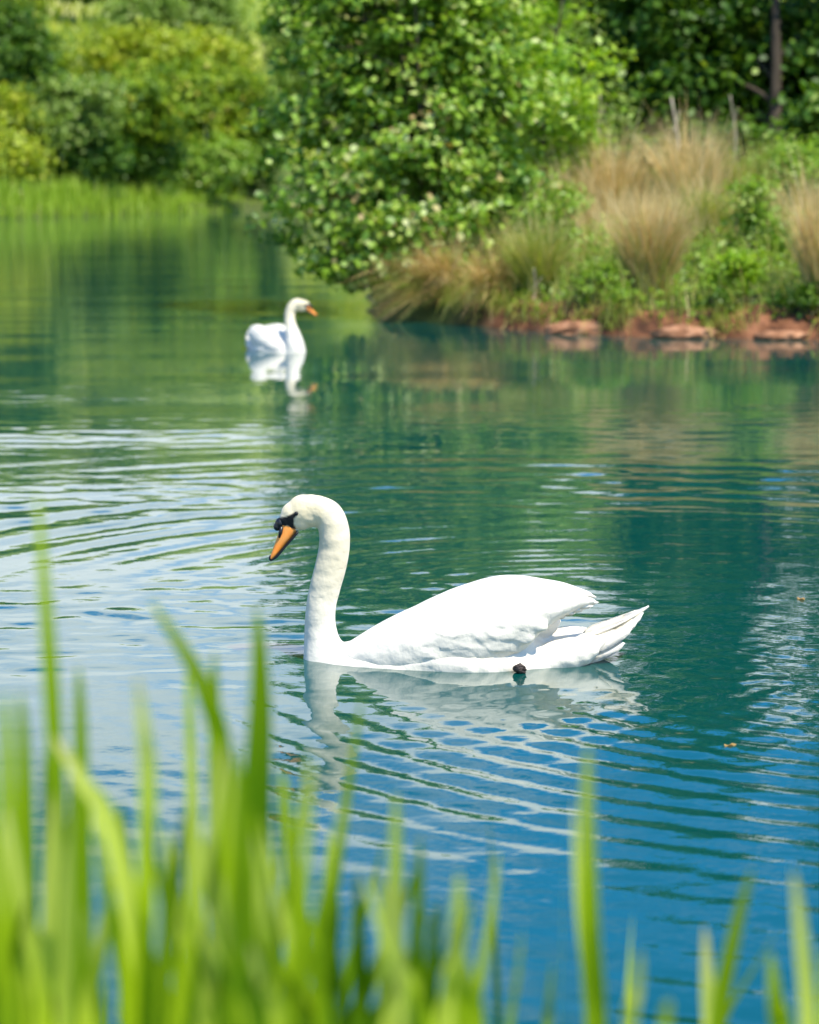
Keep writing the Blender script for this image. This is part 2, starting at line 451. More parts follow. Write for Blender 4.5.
def cat_spline(P, n):
    P = np.asarray(P, float)
    out = []
    k = len(P)
    for i in range(k - 1):
        p0, p1, p2, p3 = P[max(i - 1, 0)], P[i], P[i + 1], P[min(i + 2, k - 1)]
        for t in np.linspace(0, 1, n, endpoint=False):
            out.append(.5 * ((2 * p1) + (-p0 + p2) * t + (2 * p0 - 5 * p1 + 4 * p2 - p3) * t * t + (-p0 + 3 * p1 - 3 * p2 + p3) * t ** 3))
    out.append(P[-1])
    return np.array(out)
def ring_loft(rings):
    """rings (n,k,3) closed round; caps by fans"""
    n, k, _ = rings.shape
    V = rings.reshape(-1, 3)
    fs = []
    for i in range(n - 1):
        for j in range(k):
            a, b = i * k + j, i * k + (j + 1) % k
            fs.append((a, b, b + k, a + k))
    V = np.vstack([V, rings[0].mean(0), rings[-1].mean(0)])
    c0, c1 = n * k, n * k + 1
    for j in range(k):
        fs.append((c0, (j + 1) % k, j, j)); fs.append((c1, (n - 1) * k + j, (n - 1) * k + (j + 1) % k, (n - 1) * k + (j + 1) % k))
    return V, fs
def tube_rings(path, rad, lat=1.0, k=20):
    path = np.asarray(path, float); rad = np.asarray(rad, float)
    T = norm(np.gradient(path, axis=0))
    out = []
    ref = np.array([0, 1.0, 0])
    prev = None
    for p, t, r in zip(path, T, rad):
        if prev is None:
            ref = np.array([0, 1.0, 0]) if abs(t[1]) < .9 else np.array([1.0, 0, 0])
        else:
            ref = prev
        sid = ref - t * np.dot(ref, t); sid /= np.linalg.norm(sid)
        prev = sid
        up = np.cross(t, sid)
        a = np.linspace(0, 2 * np.pi, k, endpoint=False)
        out.append(p + r * (lat * np.cos(a)[:, None] * sid + np.sin(a)[:, None] * up))
    return np.array(out)
def add_poly(bm, V, fs):
    vv = [bm.verts.new(v) for v in V]
    for f in fs:
        q = []
        for i in f:
            if not q or (vv[i] is not q[-1] and vv[i] is not q[0]): q.append(vv[i])
        if len(q) >= 3:
            try: bm.faces.new(q)
            except ValueError: pass
def add_ell(bm, c, r, rot=None):
    res = bmesh.ops.create_icosphere(bm, subdivisions=3, radius=1)
    mt = Matrix.Translation(Vector(c)) @ (rot.to_4x4() if rot else Matrix.Identity(4)) @ Matrix.Diagonal((*r, 1))
    bmesh.ops.transform(bm, matrix=mt, verts=res['verts'])
def xsec_loft(bm, secs, n=5, k=28, power=2.0):
    """secs rows: x, y, z, half width, half height  -> body lofted along x"""
    q = cat_spline(secs, n)
    rings = []
    a = np.linspace(0, 2 * np.pi, k, endpoint=False)
    ca, sa = np.cos(a), np.sin(a)
    e = 2.0 / power
    cx = np.sign(ca) * np.abs(ca) ** e; sx = np.sign(sa) * np.abs(sa) ** e
    for x, y, z, hw, hh in q:
        rings.append(np.stack([np.full(k, x), y + max(hw, .001) * cx, z + max(hh, .001) * sx], 1))
    V, fs = ring_loft(np.array(rings)); add_poly(bm, V, fs)
def remeshed(bm, voxel, smooth_it, fac=.5):
    bmesh.ops.recalc_face_normals(bm, faces=bm.faces)
    me = bpy.data.meshes.new('tmp'); bm.to_mesh(me); bm.free()
    o = bpy.data.objects.new('tmp', me); C.objects.link(o)
    md = o.modifiers.new('r', 'REMESH'); md.mode = 'VOXEL'; md.voxel_size = voxel
    sm = o.modifiers.new('s', 'SMOOTH'); sm.iterations = smooth_it; sm.factor = fac
    dg = bpy.context.evaluated_depsgraph_get()
    res = bpy.data.meshes.new_from_object(o.evaluated_get(dg), depsgraph=dg)
    bpy.data.objects.remove(o); bpy.data.meshes.remove(me)
    return res
def blade(path, width, side, thick=.0016, sharp=1.6, ridge=.10):
    """feather: tapered blade with a raised shaft, closed"""
    path = cat_spline(path, 4); n = len(path)
    t = np.linspace(0, 1, n)
    w = width * np.clip(np.minimum(.45 + 3 * t, 1) * (1 - t ** 3.2) ** (1 / sharp), .02, 1)
    T = norm(np.gradient(path, axis=0)); sd = norm(np.asarray(side) - T * (T @ np.asarray(side))[:, None]); up = np.cross(sd, T)
    rings = np.stack([path + sd * w[:, None] / 2, path + up * (thick * 2 + w[:, None] * ridge), path - sd * w[:, None] / 2, path - up * thick + up * w[:, None] * .03], 1)
    return ring_loft(rings)

PX = 366.0
def L(px, py, y=0.0):                     # near swan's own frame, metres, from pixels of its side view
    return ((px - 480) / PX, y, (657 - py) / PX / .985)

def build_swan(name, loc, rz, neck, head_c, head_dir, head_pitch, label, detail=True):
    root = empty(name, loc, rz)
    tag(root, label, 'swan', 'white swans swimming on the lake')
    vx = .0042 if detail else .007
    bm = bmesh.new()
    secs = [(L(308, 0)[0], 0, -.055, .05, .05), (L(326, 0)[0], 0, -.05, .095, .085), (L(350, 0)[0], 0, -.045, .13, .088),
            (L(390, 0)[0], 0, -.03, .165, .118), (L(440, 0)[0], 0, -.01, .19, .15), (L(500, 0)[0], 0, .0, .185, .165),
            (L(545, 0)[0], 0, -.015, .150, .078), (L(575, 0)[0], 0, .008, .115, .055), (L(598, 0)[0], 0, .042, .080, .034), (L(618, 0)[0], 0, .082, .040, .010)]
    xsec_loft(bm, secs, 6)
    add_ell(bm, (L(490, 0)[0], 0, .10), (.20, .10, .085))
    for sgn in (-1, 1):                                   # flank plumage over the thigh
        add_ell(bm, (L(472, 0)[0], sgn * .148, .006), (.155, .058, .052), Matrix.Rotation(R(3), 3, 'Y'))
        add_ell(bm, (L(558, 0)[0], sgn * .085, .014), (.12, .06, .050), Matrix.Rotation(R(-16), 3, 'Y'))
    q = cat_spline(neck, 7)
    V, fs = ring_loft(tube_rings(q[:, :3], q[:, 3], .96, 22)); add_poly(bm, V, fs)
    hd = np.array(head_dir, float); hd[2] = 0; hd /= np.linalg.norm(hd)
    hs = np.array([-hd[1], hd[0], 0])                     # lateral
    cp, sp = math.cos(head_pitch), math.sin(head_pitch)
    hc = np.array(head_c)
    def H(px, py, lat=0.0):                               # head frame from the near swan's pixels (302,509 = centre)
        a, z = -(px - 302) / PX, -(py - 509) / PX
        a, z = a * cp - z * sp, a * sp + z * cp
        return hc + hd * a + np.array([0, 0, 1.0]) * z + hs * lat
    rotm = Matrix(((hd[0], hs[0], 0), (hd[1], hs[1], 0), (0, 0, 1)))
    for px, py, r, ls in [(303, 509, 16.2, .80), (294, 513.5, 13.8, .80), (289, 518, 10.6, .82), (317, 508, 14.5, .9), (301, 517, 12.5, .84), (311, 512, 14.5, .85), (310.5, 507.2, 14.6, .85)]:
        add_ell(bm, H(px, py), (r / PX, r / PX * ls, r / PX), rotm)
    me = remeshed(bm, vx, 9 if detail else 6)
    nV = len(me.vertices); co = np.empty(nV * 3, np.float32); me.vertices.foreach_get('co', co); co = co.reshape(-1, 3)
    # shallow clumping of the plumage
    nrm = np.empty(nV * 3, np.float32); me.vertices.foreach_get('normal', nrm); nrm = nrm.reshape(-1, 3)
    wv = .0016 * np.sin(co[:, 0] * 55 + 2.2 * np.sin(co[:, 2] * 40) + co[:, 1] * 30) * np.sin(co[:, 2] * 70 + 3 * np.sin(co[:, 0] * 23))
    co2 = co + nrm * (wv * np.where(co[:, 0] < -.33, .25, 1) * (co[:, 2] < .2))[:, None]
    me.vertices.foreach_set('co', co2.ravel())
    # head tint and the black mask between the eye and the bill
    top = hc[2]
    dist = np.linalg.norm(co - hc, axis=1)
    qq = q[:, :3]
    dn = np.min(np.linalg.norm(co[:, None, :] - qq[None, ::2, :], axis=2) / 1.0, axis=1)
    tint = np.clip(sstep(.07, .05, dn) * sstep(.02, .30, co[:, 2]) * .75 + sstep(.075, .05, dist) * .9, 0, 1)
    rel = co - hc
    a_ = rel @ hd; z_ = rel[:, 2]
    a2, z2 = a_ * cp + z_ * sp, -a_ * sp + z_ * cp        # unpitched head plane
    u, v = 302 - a2 * PX, 509 - z2 * PX                   # back to pixels
    def seg(u, v, a, b, ra, rb):
        a = np.array(a); b = np.array(b); ab = b - a
        tt = np.clip(((u - a[0]) * ab[0] + (v - a[1]) * ab[1]) / (ab @ ab), 0, 1)
        return np.hypot(u - a[0] - tt * ab[0], v - a[1] - tt * ab[1]) - (ra + (rb - ra) * tt)
    dm = np.minimum(seg(u, v, (297, 510), (288, 518), 1.3, 4.2), seg(u, v, (289, 519), (296, 532), 4.2, 1.2))
    dm = np.minimum(dm, seg(u, v, (279, 521), (290, 518), 5.0, 4.5))
    dark = sstep(.9, -.9, dm) * (dist < .12)
    for nm, val in (('tone', tint), ('dark', dark)):
        at = me.attributes.new(nm, 'FLOAT', 'POINT'); at.data.foreach_set('value', val.astype(np.float32))
    link('body', me, M['white'], root)
    # bill: upper and lower halves, black cutting edge, knob, nostrils, nail, eyes
    def bill_loft(top_, bot, wid, k=14):
        tp, bt = cat_spline([(*p, w) for p, w in zip(top_, wid)], 5), cat_spline([(*p, w) for p, w in zip(bot, wid)], 5)
        a = np.linspace(0, 2 * np.pi, k, endpoint=False)
        rings = []
        for (tx, ty, w), (bx, by, _) in zip(tp, bt):
            ring = []
            for t_ in a:
                f_ = .5 - .5 * math.cos(t_)
                f_ = f_ * .9 + .1 * (f_ ** 2)
                ring.append(H(tx + (bx - tx) * f_, ty + (by - ty) * f_, math.sin(t_) * w * (1.0 + .25 * f_)))
            rings.append(ring)
        return ring_loft(np.array(rings))
    def poly_obj(nm, VF, mat, par=root):
        b = bmesh.new(); add_poly(b, *VF); bmesh.ops.recalc_face_normals(b, faces=b.faces)
        me_ = bpy.data.meshes.new(nm); b.to_mesh(me_); b.free()
        return link(nm, me_, mat, par)
    mm = .001
    bill = poly_obj('bill', bill_loft([(281, 518), (278.5, 530), (275, 541), (271, 552), (269, 557)],
                                      [(297, 530.5), (290.5, 538), (284, 545.5), (276, 555), (271.5, 559)],
                                      [17 * mm, 16 * mm, 13.5 * mm, 11.5 * mm, 8 * mm]), M['orange'])
    poly_obj('bill_edge', bill_loft([(296, 529.5), (289, 538), (282.5, 545.5), (275, 554), (270.5, 558.4)],
                                    [(298.5, 532), (291.6, 540), (285, 547.5), (277, 557), (271.2, 560.6)],
                                    [18 * mm, 17.5 * mm, 15.5 * mm, 13.5 * mm, 8 * mm]), M['black'], bill)
    b = bmesh.new(); add_ell(b, H(270.5, 557.6), (.0075, .0085, .0085), rotm)
    me_ = bpy.data.meshes.new('bill_nail'); b.to_mesh(me_); b.free(); link('bill_nail', me_, M['black'], bill)
    b = bmesh.new(); add_ell(b, H(280, 522), (.0150, .0155, .0155), rotm); add_ell(b, H(277, 525.5), (.0115, .013, .0125), rotm)
    me_ = remeshed(b, .002, 3); link('knob', me_, M['black'], bill)
    for sgn in (-1, 1):
        poly_obj('nostril', ring_loft(tube_rings([H(281.5, 525, sgn * .0148), H(280.3, 531, sgn * .0160), H(279, 536, sgn * .0140)], [.005, .0055, .003], 1, 8)), M['black'], bill)
        b = bmesh.new(); add_ell(b, H(296.6, 510.8, sgn * .0315), (.0058, .004, .0058), rotm)
        me_ = bpy.data.meshes.new('eye'); b.to_mesh(me_); b.free(); link('eye', me_, M['black'], root)
    # wings, folded and slightly arched
    for sgn in (-1, 1):
        bm = bmesh.new()
        ws = [(L(346, 0)[0], .05, .0, .04, .03), (L(378, 0)[0], .085, .018, .06, .060), (L(412, 0)[0], .102, .040, .075, .082), (L(455, 0)[0], .112, .072, .088, .102),
              (L(495, 0)[0], .115, .098, .090, .109), (L(522, 0)[0], .110, .122, .084, .090), (L(545, 0)[0], .098, .150, .070, .054),
              (L(566, 0)[0], .080, .164, .046, .033), (L(584, 0)[0], .060, .168, .025, .016), (L(596, 0)[0], .048, .166, .010, .007)]
        ws = [(x, y * sgn, z, hw, hh) for x, y, z, hw, hh in ws]
        xsec_loft(bm, ws, 6)
        # overlapping covert groups give the wing its lower scalloped border
        for cx, cz, lx, lz, yy in [(505, 620, .085, .040, .174), (526, 612, .06, .030, .164)]:
            add_ell(bm, (L(cx, 0)[0], sgn * yy, L(0, cz)[2]), (lx, .024, lz), Matrix.Rotation(R(10), 3, 'Y'))
        w = link('wing', remeshed(bm, .0045 if detail else .008, 8), M['white'], root)
        # soft overlapping plumage groups sweeping back along the wing
        wm = w.data; kv = len(wm.vertices)
        cw = np.empty(kv * 3, np.float32); wm.vertices.foreach_get('co', cw); cw = cw.reshape(-1, 3)
        nw = np.empty(kv * 3, np.float32); wm.vertices.foreach_get('normal', nw); nw = nw.reshape(-1, 3)
        u_ = cw[:, 0] * .97 - cw[:, 2] * .25; v_ = cw[:, 2] + cw[:, 0] * .22
        row = v_ / .036 + .35 * np.sin(u_ * 24) + .2 * np.sin(u_ * 57 + 1)
        saw = row - np.floor(row)
        col = u_ / .055 + .5 * np.floor(row)
        sc = np.abs(np.sin(col * np.pi))
        low = sstep(.17, .09, cw[:, 2]) * sstep(-.02, .03, cw[:, 2]) * sstep(-.24, -.10, cw[:, 0])
        disp = (.0021 * (1 - saw) * (.45 + .55 * sc) - .002 + .0020 * np.sin(u_ * 27 + 2 * np.sin(v_ * 37)) * np.sin(v_ * 44)) * (.15 + low)
        wm.vertices.foreach_set('co', (cw + nw * disp[:, None]).ravel())
        # long flight feathers closing over the rump
        tips = [(600, 599, .042, 545, 588), (594, 602, .054, 540, 593), (586, 604, .066, 534, 597), (577, 606.5, .080, 528, 600), (567, 609, .094, 520, 603), (557, 612, .108, 512, 606)]
        for tx, ty, yy, bx, by in tips:
            p0, p2 = np.array(L(bx, by, sgn * (yy + .045))), np.array(L(tx, ty, sgn * yy))
            p1 = (p0 + p2) / 2 + np.array([0, sgn * .008, .0])
            poly_obj('flight_feather', blade([p0, p1, p2], .036, (0, sgn * .6, -.8)), M['white'], w)
    # tail
    tf = [(652, 605, .0, 585, 636, .090), (646, 610.5, .022, 585, 639, .080), (640, 617, .040, 582, 643, .076), (634, 623, .055, 580, 646, .072), (626, 638, .068, 574, 652, .070)]
    for k_, (tx, ty, yy, bx, by, wd) in enumerate(tf):
        for sgn in ((-1, 1) if yy else (1,)):
            p0, p2 = np.array(L(bx, by, sgn * yy * .75)), np.array(L(tx, ty, sgn * yy))
            p1 = (p0 + p2) / 2 - np.array([0, 0, .006])
            poly_obj('tail_feather', blade([p0, p1, p2], wd, (0, 1, -.95 * sgn if yy else 0), .002, 1.3), M['white'], root)
    if detail:
        # folded webbed foot at the waterline
        b = bmesh.new()
        add_ell(b, L(518, 653.8, -.203), (.019, .014, .012)); me_ = remeshed(b, .003, 2)
        ft = link('foot', me_, M['foot'], root)
        for dx, dz in ((.016, .006), (.020, -.001), (.018, -.008)):
            p = np.array(L(513, 652.8, -.214))
            poly_obj('toe', ring_loft(tube_rings([p, p + np.array([.016, -.004, dz + .003]), p + np.array([dx + .012, -.001, dz - .004])], [.0065, .0075, .003], 1, 8)), M['foot'], ft)
    return root

neck1 = [(*L(330, 676), .085), (*L(325, 656), .066), (*L(321, 640), .0500), (*L(319.5, 622), .0430), (*L(320.5, 605), .0415), (*L(324.5, 587), .0425), (*L(330, 567), .0435),
         (*L(334, 547), .0430), (*L(334, 529), .0425), (*L(328, 514), .0420), (*L(316, 508), .0395)]
swan1 = build_swan('swan', (SW1[0], SW1[1], 0), 0, neck1, L(302, 509), (-1, 0, 0), 0,
                   'white swan in profile close up with its orange bill pointing down to the left')
neck2 = [(-.375, 0, -.02, .105), (-.365, 0, .06, .092), (-.335, -.004, .13, .072), (-.295, -.01, .19, .057), (-.26, -.016, .25, .050), (-.245, -.025, .31, .0475),
         (-.255, -.045, .365, .046), (-.275, -.08, .395, .044), (-.295, -.115, .392, .038)]
swan2 = build_swan('swan', (SW2[0], SW2[1], 0), R(126), neck2, (-.30, -.13, .385), (-.62, -.785, 0), R(24),
                   'small distant white swan facing right, near the left tip of the leafy bank', False)

swan2.scale = (.80, .84, .93)
# ------------------------------------------------------------------ plants: generators
def leaf_cloud(Cn, Nn, size, rg, aspect=.62, hexa=False, droop=.0, fold=.16):
    """Cn centres, Nn normals, size per leaf -> verts, tris, tone"""
    n = len(Cn)
    t = rg.normal(size=(n, 3)); t[:, 2] -= droop
    t = norm(t - Nn * np.sum(t * Nn, 1, keepdims=True)); b = np.cross(Nn, t)
    s_ = size[:, None]
    tone = np.clip(rg.beta(2.2, 2.6, n), 0, 1)
    if hexa:
        w = aspect / 2
        P = [Cn - t * s_ * .5, Cn - t * s_ * .12 + b * s_ * w + Nn * s_ * fold * .5, Cn + t * s_ * .28 + b * s_ * w * .8 + Nn * s_ * fold * .5,
             Cn + t * s_ * .5, Cn + t * s_ * .28 - b * s_ * w * .8 + Nn * s_ * fold * .5, Cn - t * s_ * .12 - b * s_ * w + Nn * s_ * fold * .5]
        V = np.stack(P, 1).reshape(-1, 3)
        base = np.arange(n)[:, None] * 6
        T = np.concatenate([base + np.array(q)[None] for q in ((0, 1, 2), (0, 2, 3), (0, 3, 4), (0, 4, 5))], 0)
        return V, T, np.repeat(tone, 6)
    w = aspect / 2
    P = [Cn - t * s_ * .5, Cn + b * s_ * w + Nn * s_ * fold * .5, Cn + t * s_ * .5, Cn - b * s_ * w + Nn * s_ * fold * .5]
    V = np.stack(P, 1).reshape(-1, 3)
    base = np.arange(n)[:, None] * 4
    T = np.concatenate([base + np.array(q)[None] for q in ((0, 1, 2), (0, 2, 3))], 0)
    return V, T, np.repeat(tone, 4)
def limb_mesh(name, limbs, mat, parent, k=7):
    Vs, Fs, off = [], [], 0
    for path, r0, r1 in limbs:
        path = cat_spline(path, 4)
        V, fs = ring_loft(tube_rings(path, np.linspace(r0, r1, len(path)), 1, k))
        Vs.append(V); Fs += [tuple(i + off for i in f) for f in fs]; off += len(V)
    b = bmesh.new(); add_poly(b, np.vstack(Vs), Fs); me = bpy.data.meshes.new(name); b.to_mesh(me); b.free()
    return link(name, me, mat, parent)
def tree(name, label, cat, base, ells, mat, nclump, per, leaf, clump_r, seed, group=None, trunk_r=.06, hexa=False, stems=1, aspect=.62, up=.55, limbs=14, shell=.45, droop=.15, trunk_h=None, low=.08):
    """base (x,y,z); ells: crown lobes in metres relative to the base (cx,cy,cz,rx,ry,rz)"""
    rg = np.random.default_rng(seed)
    root = empty(name, base)
    tag(root, label, cat, group)
    E = np.array(ells, float)
    vol = E[:, 3] * E[:, 4] * E[:, 5]
    pick = rg.choice(len(E), nclump, p=vol / vol.sum())
    dirs = norm(rg.normal(size=(nclump, 3)))
    rad = rg.random(nclump) ** shell
    cc = E[pick, :3] + dirs * rad[:, None] * E[pick, 3:]
    cc = cc[cc[:, 2] > low]
    nclump = len(cc)
    n_each = rg.poisson(per, nclump)
    ids = np.repeat(np.arange(nclump), n_each)
    cr = clump_r * rg.uniform(.6, 1.35, nclump)
    off = rg.normal(size=(len(ids), 3)) * np.array([1, 1, .62]) * cr[ids][:, None] * .55
    P = cc[ids] + off
    outw = norm(P - E[:, :3].mean(0))
    nn = norm(outw * .45 + np.array([0, 0, up]) + rg.normal(size=P.shape) * .55)
    keep = P[:, 2] > low - .05
    P, nn = P[keep], nn[keep]
    size = leaf * rg.uniform(.65, 1.3, len(P))
    V, T, tone = leaf_cloud(P, nn, size, rg, aspect, hexa, droop)
    cl_tone = rg.normal(0, .17, nclump)[ids][keep]
    tone = np.clip(tone + np.repeat(cl_tone, 6 if hexa else 4), 0, 1)
    cr_o = link('crown', arr_mesh('crown', V, T, tone), mat, root, smooth=False)
    cr_o['kind'] = 'stuff'
    # stems and limbs
    zt = trunk_h if trunk_h else float((E[:, 2] + E[:, 5] * .5).max())
    L_ = []
    for s_ in range(stems):
        e = E[rg.integers(len(E))]
        topp = np.array([e[0], e[1], 0]) * .6 + np.array([rg.normal() * .12, rg.normal() * .12, zt * rg.uniform(.85, 1)])
        b0 = np.array([rg.normal() * .09, rg.normal() * .09, 0]) * (stems > 1)
        mid = (b0 + topp) / 2 + rg.normal(size=3) * np.array([.08, .08, 0])
        L_.append(([b0 - [0, 0, .15], b0 * .8 + mid * .2, mid, topp], trunk_r * (1 if s_ == 0 else .7), trunk_r * .3))
    limb_mesh('trunk', L_, M['bark'], root, 9)
    tr = L_
    order = rg.permutation(nclump)[:limbs]
    for i in order:
        pth = cat_spline(tr[rg.integers(len(tr))][0], 6)
        j = int(np.argmin(np.linalg.norm(pth - (cc[i] - [0, 0, .35 * np.linalg.norm(cc[i][:2])]), axis=1)))
        j = min(max(j, 2), len(pth) - 2)
        a = pth[j]; e = cc[i]
        md = (a + e) / 2 + np.array([0, 0, .08 * np.linalg.norm(e - a)])
        limb_mesh('branch', [([a, md, e], trunk_r * .35, trunk_r * .10)], M['bark'], root, 6)
    return root
def blades(name, P, H_, lean, wid, rg, mat, parent=None, seg=3, curve=.5, tone_mu=.5, spread_dir=None):
    """upright curved strips: P bases (n,3), H_ heights, lean vectors (n,2)"""
    n = len(P)
    yaw = rg.uniform(0, np.pi, n)
    sd = np.stack([np.cos(yaw), np.sin(yaw), np.zeros(n)], 1)
    rows = []
    for i in range(seg + 1):
        t = i / seg
        c = P.copy()
        c[:, :2] += lean * (t ** 1.7)[..., None] if np.ndim(t) else lean * (t ** 1.7)
        ln = np.linalg.norm(lean, axis=1)
        c[:, 2] += H_ * t - np.maximum(ln - H_ * .25, 0) * curve * t ** 3
        w = wid * (1 - t ** 2.2) * (.75 + .5 * t) + 1e-4
        rows.append(np.stack([c - sd * w[:, None] / 2, c + sd * w[:, None] / 2], 1))
    V = np.stack(rows, 1).reshape(-1, 3)
    nb = 2 * (seg + 1)
    base = np.arange(n)[:, None] * nb
    Q = np.concatenate([base + np.array([2 * i, 2 * i + 1, 2 * i + 3, 2 * i + 2])[None] for i in range(seg)], 0)
    tone = np.clip(rg.normal(tone_mu, .22, n), 0, 1)
    return link(name, arr_mesh(name, V, Q, np.repeat(tone, nb)), mat, parent)
def zat(x, y):
    return float(height(np.array([x], float), np.array([y], float))[0])
def gp(px, d):
    """ground point on the view column px at distance d"""
    x = (px - 409.5) / F * d
    return (x, d, zat(x, d))

# ------------------------------------------------------------------ right hand bank: trees and shrubs
b = (0.15, 24.0, .25)
tree('alder_tree', 'broad leafy tree with glossy round leaves overhanging the water at the bank tip', 'tree', b,
     [(-.15, .1, 1.3, 1.2, .9, 1.0), (-.35, .3, 2.5, 1.2, 1.0, 1.1), (-.25, .4, 3.0, 1.2, .9, .9), (-.85, -.4, .72, .62, .55, .40), (.45, .1, 1.7, .95, .8, .9), (.35, .3, 2.5, .8, .6, .7), (-1.0, .0, 1.7, .6, .6, .7), (-.2, -.6, .5, 1.0, .4, .45), (-.55, -.6, .22, .65, .4, .32), (-.45, -.2, .3, .6, .4, .36), (-.1, -.75, .25, .7, .35, .3), (.55, -.5, .75, .6, .35, .5)],
     M['alder'], 680, 56, .080, .21, 101, trunk_r=.03, hexa=True, stems=6, aspect=.82, limbs=34, shell=.5, low=-.12)
b = gp(555, 26.2)
tree('lime_green_sapling', 'pale yellow green young tree just right of the big overhanging tree', 'tree', b,
     [(-.15, 0, 1.9, .8, .7, .75), (-.5, .2, 2.5, .7, .6, .6), (.1, 0, 1.1, .55, .5, .5)], M['lime'], 100, 48, .10, .22, 102, trunk_r=.035, limbs=14, stems=2)
b = gp(520, 29.0)
tree('grey_green_willow', 'grey green feathery tree rising behind the pale young tree at the top centre', 'tree', b,
     [(0, 0, 2.1, 1.0, .9, 1.0), (.2, 0, 1.3, 1.1, .9, .8)], M['sallow'], 110, 48, .11, .28, 103, trunk_r=.05, limbs=12, aspect=.4, stems=2)
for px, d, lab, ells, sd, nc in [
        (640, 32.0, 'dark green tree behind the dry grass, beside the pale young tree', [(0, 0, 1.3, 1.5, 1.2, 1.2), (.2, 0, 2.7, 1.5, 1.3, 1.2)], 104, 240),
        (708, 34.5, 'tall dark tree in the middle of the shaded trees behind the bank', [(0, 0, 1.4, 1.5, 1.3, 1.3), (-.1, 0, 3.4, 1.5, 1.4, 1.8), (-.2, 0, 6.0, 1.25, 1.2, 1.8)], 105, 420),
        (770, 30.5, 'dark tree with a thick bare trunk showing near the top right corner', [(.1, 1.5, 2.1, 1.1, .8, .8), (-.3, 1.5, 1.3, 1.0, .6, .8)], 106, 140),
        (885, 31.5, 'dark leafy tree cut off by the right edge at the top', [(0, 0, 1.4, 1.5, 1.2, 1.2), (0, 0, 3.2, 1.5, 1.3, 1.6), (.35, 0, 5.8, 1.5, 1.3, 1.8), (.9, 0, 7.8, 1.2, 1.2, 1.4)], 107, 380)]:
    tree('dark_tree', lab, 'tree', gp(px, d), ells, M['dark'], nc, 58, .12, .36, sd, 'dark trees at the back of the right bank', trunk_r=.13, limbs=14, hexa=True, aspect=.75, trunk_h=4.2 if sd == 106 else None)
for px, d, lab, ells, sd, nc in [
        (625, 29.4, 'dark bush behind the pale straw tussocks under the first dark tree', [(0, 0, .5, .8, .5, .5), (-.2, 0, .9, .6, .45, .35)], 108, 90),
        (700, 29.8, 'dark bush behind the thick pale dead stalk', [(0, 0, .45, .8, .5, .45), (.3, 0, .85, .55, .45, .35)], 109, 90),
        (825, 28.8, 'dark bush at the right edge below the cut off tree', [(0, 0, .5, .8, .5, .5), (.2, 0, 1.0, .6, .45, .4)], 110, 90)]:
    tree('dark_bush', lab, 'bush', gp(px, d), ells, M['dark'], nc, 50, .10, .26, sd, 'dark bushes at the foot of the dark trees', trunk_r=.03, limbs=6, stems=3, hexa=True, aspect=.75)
shr = [
    ('leafy green bush', 'bright green leafy bush between the overhanging tree and the tall dry grass', gp(535, 23.6), [(0, 0, .42, .42, .35, .38), (.25, .1, .62, .35, .3, .3), (-.25, .2, .7, .35, .3, .35)], 'herb', 75, 40, .06, .14),
    ('nettle_clump', 'bright green broadleaved clump at the clay edge right of the big dry tussock', gp(738, 20.95), [(0, 0, .24, .20, .18, .22), (-.16, -.05, .12, .16, .12, .12)], 'lime', 45, 36, .055, .09),
    ('nettle_clump', 'taller green clump standing behind the broadleaved one, near the right tussock', gp(758, 22.4), [(0, 0, .35, .28, .24, .33), (-.1, 0, .6, .2, .2, .22)], 'herb', 55, 38, .055, .12),
    ('nettle_clump', 'low green clump hanging over the clay between the two front tussocks at left', gp(600, 21.2), [(0, 0, .16, .18, .16, .17)], 'herb', 30, 32, .05, .08),
    ('nettle_clump', 'green weed hanging down to the water between the two pale clay blocks', gp(622, 20.75), [(0, -.05, .08, .13, .12, .12)], 'herb', 26, 30, .05, .07),
    ('nettle_clump', 'dark green weed trailing over the clay right of the pinkish block', gp(722, 20.55), [(0, -.05, .09, .17, .12, .12)], 'dark', 30, 30, .05, .07),
    ('nettle_clump', 'dark green weed trailing over the clay near the right edge', gp(800, 20.35), [(0, -.05, .10, .20, .12, .14)], 'dark', 34, 30, .05, .08),
    ('nettle_clump', 'small green weed in the dark gap at the foot of the overhanging tree', gp(452, 22.9), [(0, 0, .2, .2, .18, .2)], 'herb', 28, 32, .05, .09),
    ('leafy green bush', 'green leafy mound at the upper right of the bank below the dark trees', gp(770, 26.3), [(0, 0, .35, .7, .4, .35), (.4, 0, .45, .6, .4, .38)], 'herb', 90, 40, .07, .18),
    ('leafy green bush', 'green leafy mound at the right edge behind the right tussock', gp(812, 24.2), [(0, 0, .4, .45, .35, .40)], 'herb', 60, 40, .065, .15),
]
for i, (nm, lab, b, ells, mt, nc, per, lf, cr) in enumerate(shr):
    tree(nm.replace(' ', '_'), lab, 'bush', b, ells, M[mt], nc, per, lf, cr, 130 + i, 'green weeds and bushes on the right bank', trunk_r=.012, limbs=6, stems=3, up=.8)
